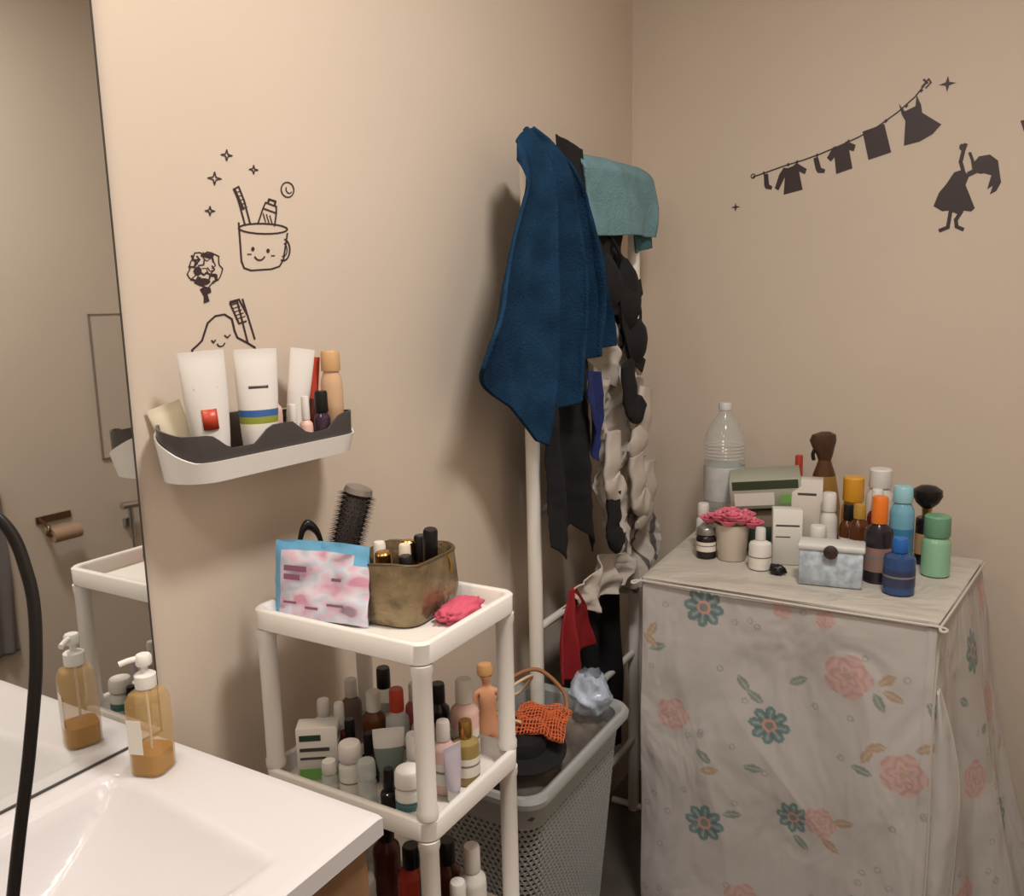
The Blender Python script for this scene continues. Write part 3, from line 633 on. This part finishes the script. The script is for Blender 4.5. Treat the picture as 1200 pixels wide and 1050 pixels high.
lv=[(.33,.82,60,'m'),(.345,.775,20,'g'),(.325,.79,-40,'m'),(.90,.80,40,'m'),(.915,.765,-20,'m'),(.885,.745,-60,'g'),(.865,.61,60,'m'),(.885,.635,20,'m'),(.855,.57,-10,'g'),(.475,.505,-40,'g'),(.49,.47,10,'m'),(.57,.72,-50,'g'),(.60,.69,-35,'g'),(.82,.42,20,'m'),(.79,.35,-30,'m'),(.55,.36,10,'g'),(.70,.75,30,'g'),(.72,.33,-40,'g'),(1.33,.86,30,'m'),(1.2,.7,-30,'g'),(1.46,.5,40,'m'),(1.3,.6,0,'g'),(.6,.5,0,'g'),(.99,.66,30,'m'),(1.0,.75,-60,'g')]
random.seed(3); dots=[(random.uniform(-.2,1.6),random.uniform(.02,.93)) for _ in range(110)]
from collections import defaultdict
grid=defaultdict(list)
def reg(kind,data,x,z,r):
    for i in range(int((x-r)//.05),int((x+r)//.05)+1):
        for j in range(int((z-r)//.05),int((z+r)//.05)+1): grid[(i,j)].append((kind,data))
for f in fl: reg('f',f,f[0],f[1],f[2])
for l in lv: reg('l',l,l[0],l[1],.035)
for d in dots: reg('d',d,d[0],d[1],.01)
def mixc(a,b,t): return tuple(p_*(1-t)+q_*t for p_,q_ in zip(a,b))
def pcol(x,z):
    c=cloth
    for kind,d in grid.get((int(x//.05),int(z//.05)),()):
        if kind=='d':
            r=math.hypot(x-d[0],z-d[1])
            if .0045<r<.0085: c=mixc(c,gr,.6)
        elif kind=='l':
            a=math.radians(d[2]); dx,dz=x-d[0],z-d[1]; u=dx*math.cos(a)+dz*math.sin(a); v=-dx*math.sin(a)+dz*math.cos(a)
            if abs(u)<.026 and abs(v)<.011*(1-(u/.026)**2): c=mixc(cloth,mus if d[3]=='m' else lfg,.7 if abs(v)>.0016 else .3)
        else:
            dx,dz=x-d[0],z-d[1]; r=math.hypot(dx,dz)/d[2]; a=math.atan2(dz,dx)
            if d[3]=='t':
                w=abs(math.cos(4*a+.3)); e=.60+.40*w**.6
                if r<e: c=mixc(cloth,teal if w>.45 else teald,.8)
                if r<e*.8 and w>.93: c=mixc(cloth,teal,.4)
                if r<.34: c=mixc(cloth,S(206,150,134),.85)
                if r<.2: c=mixc(cloth,S(120,132,132),.9)
            else:
                e=.78+.18*abs(math.cos(2.5*a))
                if r<e:
                    w=math.sin(r*16+2*math.cos(5*a)+a); c=mixc(cloth,pink if w>-.2 else pinkd,.62)
                if r<.16: c=mixc(cloth,mus,.6)
    return c
cm=bpy.data.materials.new('floral_cloth'); cm.use_nodes=True; nt=cm.node_tree; b=nt.nodes['Principled BSDF']; b.inputs['Roughness'].default_value=.5
ca=nt.nodes.new('ShaderNodeVertexColor'); ca.layer_name='print'; nt.links.new(ca.outputs['Color'],b.inputs['Base Color'])
n1=nt.nodes.new('ShaderNodeTexNoise'); n1.inputs['Scale'].default_value=3.5; n1.inputs['Detail'].default_value=3.0; n1.inputs['Distortion'].default_value=.6; bp_=nt.nodes.new('ShaderNodeBump'); bp_.inputs['Strength'].default_value=.65; bp_.inputs['Distance'].default_value=.04
mp=nt.nodes.new('ShaderNodeMapping'); mp.inputs['Scale'].default_value=(1.6,1.6,.8)
tc=nt.nodes.new('ShaderNodeTexCoord'); nt.links.new(tc.outputs['Object'],mp.inputs['Vector']); nt.links.new(mp.outputs[0],n1.inputs['Vector']); nt.links.new(n1.outputs['Fac'],bp_.inputs['Height']); nt.links.new(bp_.outputs['Normal'],b.inputs['Normal'])
ZT=.96
FL=(.300,2.0);FR=(.995,1.99);BR=(1.06,2.54);BL=(.275,2.55)
segs=[(BL,FL,.55),(FL,FR,.70),(FR,BR,.56)]
st_=.0034; V=[];C=[];cols=0;rowsN=int(.945/st_)
path=[]
for k,(A_,B_,l) in enumerate(segs):
    n_=int(l/st_)
    for i in range(n_+(1 if k==2 else 0)):
        t=i/n_; xx=A_[0]+(B_[0]-A_[0])*t; yy=A_[1]+(B_[1]-A_[1])*t
        dx,dy=B_[0]-A_[0],B_[1]-A_[1]; q=math.hypot(dx,dy); nx,ny=dy/q,-dx/q
        path.append((xx,yy,nx,ny,(-.25,.30,1.0)[k]+t*(.55,.70,.56)[k],k,t))
W=len(path)
for j in range(rowsN+1):
    z=ZT-.004-j*(ZT-.018)/rowsN; d=(ZT-z)/ZT
    for (xx,yy,nx,ny,s,k,t) in path:
        off=.010*nz(s*3,z*3,1)+(.010*rdg(s*3.4+z*.8,z*1.4-s*.6,5)+.0015*nz(s*12,z*8,9))*min(1,d*6)
        if k==1: off+=-.018*math.sin(math.pi*t)*math.sin(math.pi*min(1,d*1.1))*.8+.012*math.sin(s*16+3*nz(s,z*2,3))*d
        if k==2: off+=.20*d**1.2*math.sin(math.pi*min(1,t*.62))+.014*math.sin(s*30+2*z)*d*min(1,t*6)
        if k==0: off=off*.5-.004
        if .012<ZT-z<.018: off-=.003
        if k==1 and t>.97: off+=.002
        V.append((xx+nx*off,min(2.655,yy+ny*off),z)); C.append(pcol(s,z))
Fc=[(j*W+i,j*W+i+1,(j+1)*W+i+1,(j+1)*W+i) for j in range(rowsN) for i in range(W-1)]
skirt=obj('cover_skirt',V,Fc,cm,cols=C)
V=[];C=[];N=70
for j in range(N+1):
    v=j/N; A_=[FL[k]+(BL[k]-FL[k])*v for k in (0,1)]; B_=[FR[k]+(BR[k]-FR[k])*v for k in (0,1)]
    for i in range(N+1):
        u=i/N; e=min(u,1-u,v,1-v)*N
        z=ZT-.0008-(0.0035 if e<.5 else 0)-.0012*(.5+.5*nz(u*9,v*7,4))
        V.append((A_[0]+(B_[0]-A_[0])*u,A_[1]+(B_[1]-A_[1])*u,z)); C.append(S(194,188,179))
top=obj('cover_top',V,[(j*(N+1)+i,j*(N+1)+i+1,(j+1)*(N+1)+i+1,(j+1)*(N+1)+i) for j in range(N) for i in range(N)],cm,cols=C)
hem=mat('hem_cloth',S(196,190,182),.85)
pip=tube('cover_piping',[(BL[0]-.004,BL[1],ZT-.012),(FL[0]-.004,FL[1]+.01,ZT-.012),(FL[0]+.01,FL[1]-.004,ZT-.012),(.65,1.991,ZT-.013),(FR[0]-.01,FR[1]-.004,ZT-.012),(FR[0]+.004,FR[1]+.01,ZT-.012),(BR[0]+.004,BR[1],ZT-.012)],.0035,hem,res=10)
seam=tube('corner_seam',[(FR[0]+.002,FR[1]-.003,ZT-.015),(FR[0]-.002,FR[1]-.006,.7),(FR[0]+.004,FR[1]-.006,.4),(FR[0]-.0,FR[1]-.006,.03)],.0035,hem)
V=[];C=[]
for j in range(90):
    v=j/89; z=.80-v*.77
    w=.060*math.sin(min(1,v*2.6)*math.pi/2)*(1-.25*v)
    for i in range(26):
        u=i/25; V.append((1.000+w*u,1.990-.010*math.sin(u*3.1)+.02*u*u+.004*nz(u*2,v*6,1),z)); C.append(mixc(pcol(1.0+.1*u,z),cloth,.5))
flap=obj('cover_flap',V,[(j*26+i,j*26+i+1,(j+1)*26+i+1,(j+1)*26+i) for j in range(89) for i in range(25)],cm,cols=C); s_=flap.modifiers.new('t','SOLIDIFY'); s_.thickness=.002
fe=[V[j*26+25] for j in range(0,90,6)]
fedge=tube('flap_hem',fe,.003,hem,res=3)
body=rbox('machine_body',.325,.965,2.04,2.515,.03,.945,whitepaint,.02)
ft=[lathe('foot_%d'%k,[(.02,.0005),(.022,.004),(.02,.032)],black,cx=x,cy=y) for k,(x,y) in enumerate(((.36,2.08),(.93,2.08),(.36,2.47),(.93,2.47)))]
group('washing_machine_with_floral_cover',[skirt,top,pip,seam,flap,fedge,body]+ft)
# ------- things on washing machine
zw_=ZT+.0002
def WB(n,x,y,*a,**k): return B(n,x,y,zw_,*a,**k)
pet=mat('water_bottle_pet',S(206,214,212),.12,alpha=.34)
prof=[(.05,0),(.058,.008),(.06,.03)]
for k in range(8): prof+=[(.057,.04+k*.008),(.06,.044+k*.008)]
prof+=[(.058,.11),(.058,.23)]
for k in range(5): prof+=[(.0575,.238+k*.01),(.06,.243+k*.01)]
prof+=[(.054,.315),(.036,.35),(.018,.375),(.016,.385)]
big=lathe('bottle_body',prof,pet,cap1=True)
bl_=lathe('bottle_label',[(.0592,.12),(.0592,.22)],mat('bottle_label_paper',S(200,202,202),.4,var=.12,vscale=30),cap0=False,cap1=False); bc=lathe('bottle_cap',[(.019,.385),(.019,.402),(.017,.405)],plas('grey_white',206,206,204))
group('water_bottle',[big,bl_,bc],(.378,2.45,zw_))
WB('lotion_bottle',.365,2.30,.020,.135,wt,wt,lab,caph=.25,capr=.8)
WB('cream_jar',.395,2.235,.027,.085,dgl,mat('silver_lid',S(150,146,142),.3,metal=.6),lab,caph=.22,capr=.95,lm=(.3,.7))
pot=lathe('pot',[(.036,0),(.038,.003),(.046,.095),(.047,.10),(.043,.10),(.036,.085)],plas('pot_cream',206,196,184))
rosem=mat('rose_petal',S(226,120,142),.6,bump=.3,bscale=60,var=.2,vscale=40)
ros=[pot]
for k,(dx,dy,dz) in enumerate(((-.036,0,.112),(.0,-.036,.112),(.036,0,.112),(.0,.034,.118),(0,0,.130),(-.026,-.028,.122),(.030,-.026,.120),(.028,.026,.12),(-.026,.024,.12),(-.060,-.008,.108),(.060,-.008,.108),(.012,-.04,.128))):
    V=[];Fc=[]
    for ring,(rad,n_p) in enumerate(((.006,3),(.014,4),(.023,5))):
        for q in range(n_p):
            a0=2*math.pi*q/n_p+ring*.6+k
            b0=len(V)
            for j in range(5):
                for i in range(6):
                    aa=a0+(i/5-.5)*(2*math.pi/n_p)*1.35; v=j/4; rr_=rad*(.45+.55*v**.6)+.003*v*v*ring
                    V.append((dx+rr_*math.cos(aa),dy+rr_*math.sin(aa),dz-.014+v*(.030-ring*.006)))
            for j in range(4):
                for i in range(5): z0=b0+j*6+i; Fc.append((z0,z0+1,z0+7,z0+6))
    ro=obj('rose_%d'%k,V,Fc,rosem); s_=ro.modifiers.new('t','SOLIDIFY'); s_.thickness=.0012; ros.append(ro)
ros.append(lathe('foliage',[(.03,.086),(.045,.10),(.04,.115),(.01,.12)],plas('leaf',60,84,50)))
group('potted_roses',ros,(.462,2.25,zw_))
WB('pump_lotion_bottle',.553,2.195,.029,.11,wt,wt,lab,caph=.28,capr=.45)
blob('hair_claw_clip',(.605,2.165,zw_),.020,.014,.014,black,4,.4,3,3)
pbox('tall_cosmetic_box',(.602,2.275,zw_),.075,.045,.15,card,[(.1,.9,.7,.73,grayp),(.1,.6,.5,.52,grayp)],18)
pbox('tall_cosmetic_box',(.632,2.375,zw_),.08,.05,.215,mat('beige_card',S(206,200,190),.6),[(.2,.8,.8,.83,grayp)],10)
pbox('storage_carton',(.512,2.41,zw_),.12,.12,.120,mat('brown_card',S(120,108,92),.7),[(.1,.9,.2,.6,dkg)],14)
pbox('soap_carton',(.518,2.390,zw_+.135),.19,.12,.085,mat('khaki_card',S(160,162,146),.6),[(.04,.96,.66,.95,plas('label_green',58,70,50)),(.06,.62,.12,.55,card),(.7,.9,.15,.45,ltg)],14,(6,-5))
fb=mat('blue_floral_card',S(176,188,200),.6,var=.35,vscale=45)
ps=[rbox('box',-.07,.07,-.03,.03,0,.088,fb,.003),rbox('lid',-.074,.074,-.034,.034,.085,.10,mat('pale_lid',S(206,208,206),.5),.003),lathe('pull_knob',[(.006,0),(.016,.002),(.016,.008),(.008,.012)],plas('brown_knob',60,44,40),seg=16)]
ps[2].rotation_euler=(math.radians(90),0,0); ps[2].location=(0,-.035,.086)
group('decorative_keepsake_box',ps,(.738,2.150,zw_),(0,0,8),1.05)
bluel=mat('blue_translucent',S(48,74,120),.15); 
WB('mouthwash_bottle',.893,2.150,.036,.135,bluel,plas('blue_cap',40,100,180),plas('dark_label',54,60,90),caph=.24,capr=.5)
WB('sunscreen_bottle',.836,2.222,.034,.215,plas('dark_bottle',44,36,44,.2),plas('orange_cap',226,120,40),plas('label_mix',150,120,110),caph=.3,capr=.55)
WB('face_wash_bottle',.958,2.335,.034,.155,mat('green_clear',S(140,186,156),.15),plas('mint_cap',110,160,130),None,caph=.33,capr=.9)
WB('micellar_water_bottle',.872,2.37,.030,.215,mat('lightblue_clear',S(120,176,200),.12),plas('aqua_cap',150,200,214),plas('blue2',60,130,170),caph=.18,capr=.8)
ps=[lathe('brush_jar',[(.026,0),(.028,.003),(.028,.13),(.024,.135)],dgl),lathe('jar_band',[(.0285,.03),(.0285,.09)],tan,cap0=False,cap1=False),lathe('brush_handle',[(.012,.13),(.014,.165)],gold),lathe('brush_head',[(.014,.163),(.030,.178),(.040,.198),(.038,.215),(.022,.226),(.004,.229)],black)]
group('powder_brush_jar',ps,(.925,2.43,zw_),(0,0,0),.92)
WB('body_lotion_bottle',.805,2.46,.036,.24,card,wt,lab,caph=.2,capr=.8)
WB('vitamin_bottle',.740,2.445,.030,.215,plas('orange_body',206,140,60),plas('yellow_cap',222,160,50),None,caph=.3,capr=.9)
WB('conditioner_bottle',.698,2.33,.022,.19,card,wt,lab,caph=.25,capr=.8)
WB('syrup_bottle',.745,2.345,.022,.16,amberb,black,lab)
WB('syrup_bottle',.780,2.292,.025,.175,amberb,plas('gold_cap',180,140,60),lab,caph=.2)
WB('oil_bottle',.810,2.375,.024,.20,plas('maroon',110,34,40,.2),wt,None)
WB('small_bottle',.685,2.26,.024,.115,card,wt,None,caph=.35,capr=.85)
sp=[loft('spray_body',[[(x,y*.7,z) for x,y,z in circ(r,z0,24)] for r,z0 in ((.036,0),(.042,.01),(.042,.12),(.034,.17),(.028,.21),(.020,.235),(.016,.25))],plas('brown_spray',84,54,36,.2)),
    loft('spray_label',[[(x,y*.7,z) for x,y,z in circ(r,z0,24)] for r,z0 in ((.0428,.04),(.0428,.12),(.035,.17),(.029,.205))],plas('yellow_label',150,116,60),cap0=False,cap1=False),
    loft('spray_head',[[(x*1.0+dx,y*.6,z0) for x,y,_ in circ(r,0,20)] for r,z0,dx in ((.016,.248,0),(.020,.262,0),(.028,.285,-.004),(.034,.305,-.006),(.030,.322,-.004),(.012,.33,0))],plas('brown_head',74,50,38,.3)),
    tube('trigger',[(-.02,0,.29),(-.03,0,.27),(-.028,0,.25)],.005,black)]
group('trigger_spray_bottle',sp,(.655,2.480,zw_),(0,0,30),(1.1,1.1,1.0))
WB('makeup_remover_bottle',.575,2.53,.018,.25,plas('wine2',150,60,70),red,None)
# ---------------------------------------------------------------- black cable hanging near the vanity
tube('power_cable',[(.02,-.9,1.45),(.20,-.5,1.56),(.42,-.05,1.60),(.51,.13,1.598),(.56,.22,1.575),(.593,.262,1.5475),(.608,.270,1.51),(.616,.265,1.465),(.617,.254,1.41),(.615,.242,1.355),(.613,.230,1.295),(.612,.219,1.23),(.612,.208,1.15),(.615,.195,1.02),(.63,.18,.7),(.66,.15,.3),(.70,.05,.06),(.72,-.2,.006),(.72,-.5,.006)],.0037,black,res=14)
# ---------------------------------------------------------------- opposite wall fittings (seen in mirror)
pm=mat('panel_trim',S(128,118,108),.5); pw=mat('panel_paint',S(203,190,176),.6)
ps=[slab('panel',(XR-.006,1.975,1.12),(XR-.001,2.30,1.66),pw)]
for k,(y0,y1,z0,z1) in enumerate(((1.97,2.305,1.66,1.664),(1.97,2.305,1.116,1.12),(1.971,1.975,1.116,1.664),(2.30,2.304,1.116,1.664))): ps.append(slab('trim_%d'%k,(XR-.009,y0,z0),(XR-.001,y1,z1),pm))
group('access_panel',ps)
ps=[slab('plate',(XR-.008,1.69,.925),(XR-.001,1.82,.95),bronze),tube('arm',[(XR-.008,1.70,.94),(XR-.06,1.70,.92),(XR-.065,1.70,.89),(XR-.065,1.81,.89)],.007,bronze),tube('roll',[(XR-.065,1.705,.885),(XR-.065,1.81,.885)],.026,mat('toilet_roll',S(170,140,115),.8),seg=20)]
group('toilet_paper_holder',ps)
ps=[tube('head',[(XR-.05,2.0,.93),(XR-.05,2.07,.925)],.014,chrome),tube('grip',[(XR-.045,2.04,.92),(XR-.03,2.05,.85),(XR-.03,2.05,.79)],.011,chrome),tube('hose',[(XR-.03,2.05,.79),(XR-.035,2.06,.6),(XR-.05,2.12,.45),(XR-.04,2.2,.42),(XR-.01,2.28,.5)],.006,chrome),slab('bracket',(XR-.02,2.03,.84),(XR-.001,2.07,.87),chrome)]
group('bidet_sprayer',ps)
gt=drape('grey_bath_towel',.03,[(0,1.40),(1,1.40)],[(0,1.56),(1,1.57)],[(0,1.12),(1,1.12)],[(0,.5),(1,.5)],mat('grey_towel',S(110,104,102),.9),amp=.01,nf=3,seed=4)
for v in gt.data.vertices: v.co.x=XR-v.co.x
group('towel_hook',[tube('hook',[(XR-.001,1.48,1.14),(XR-.03,1.48,1.13),(XR-.05,1.48,1.15)],.006,chrome)])
# ---------------------------------------------------------------- lights
def area(name,loc,size,power,col,rot=(0,0,0)):
    l=bpy.data.lights.new(name,'AREA'); l.size=size; l.energy=power; l.color=col; l.shape='DISK'; o=bpy.data.objects.new(name,l); o.location=loc; o.rotation_euler=[math.radians(a) for a in rot]; bpy.context.collection.objects.link(o); return o
area('ceiling_light',(1.10,1.0,HC-.04),.34,31,(1,.94,.87))
area('rear_fill_light',(.95,-.5,HC-.04),.40,12,(1,.93,.86))  # added fill lamp behind the camera, softens the main ceiling light
area('mirror_light',(.14,.45,2.62),.12,5.2,(1,.77,.54),(0,-18,0))
for k,(x,y) in enumerate(((1.10,1.0),(.95,-.5))):
    group('ceiling_and_fill_lamp',[lathe('lamp_ring',[(.205,HC-.028),(.225,HC-.024),(.225,HC-.0005),(.205,HC-.0005)],white,cx=x,cy=y,cap0=False,cap1=False)])  # one ring for the ceiling light, one for the added rear fill
w=bpy.data.worlds.new('world'); scn.world=w; w.use_nodes=True; w.node_tree.nodes['Background'].inputs[0].default_value=(.6,.55,.5,1); w.node_tree.nodes['Background'].inputs[1].default_value=.3
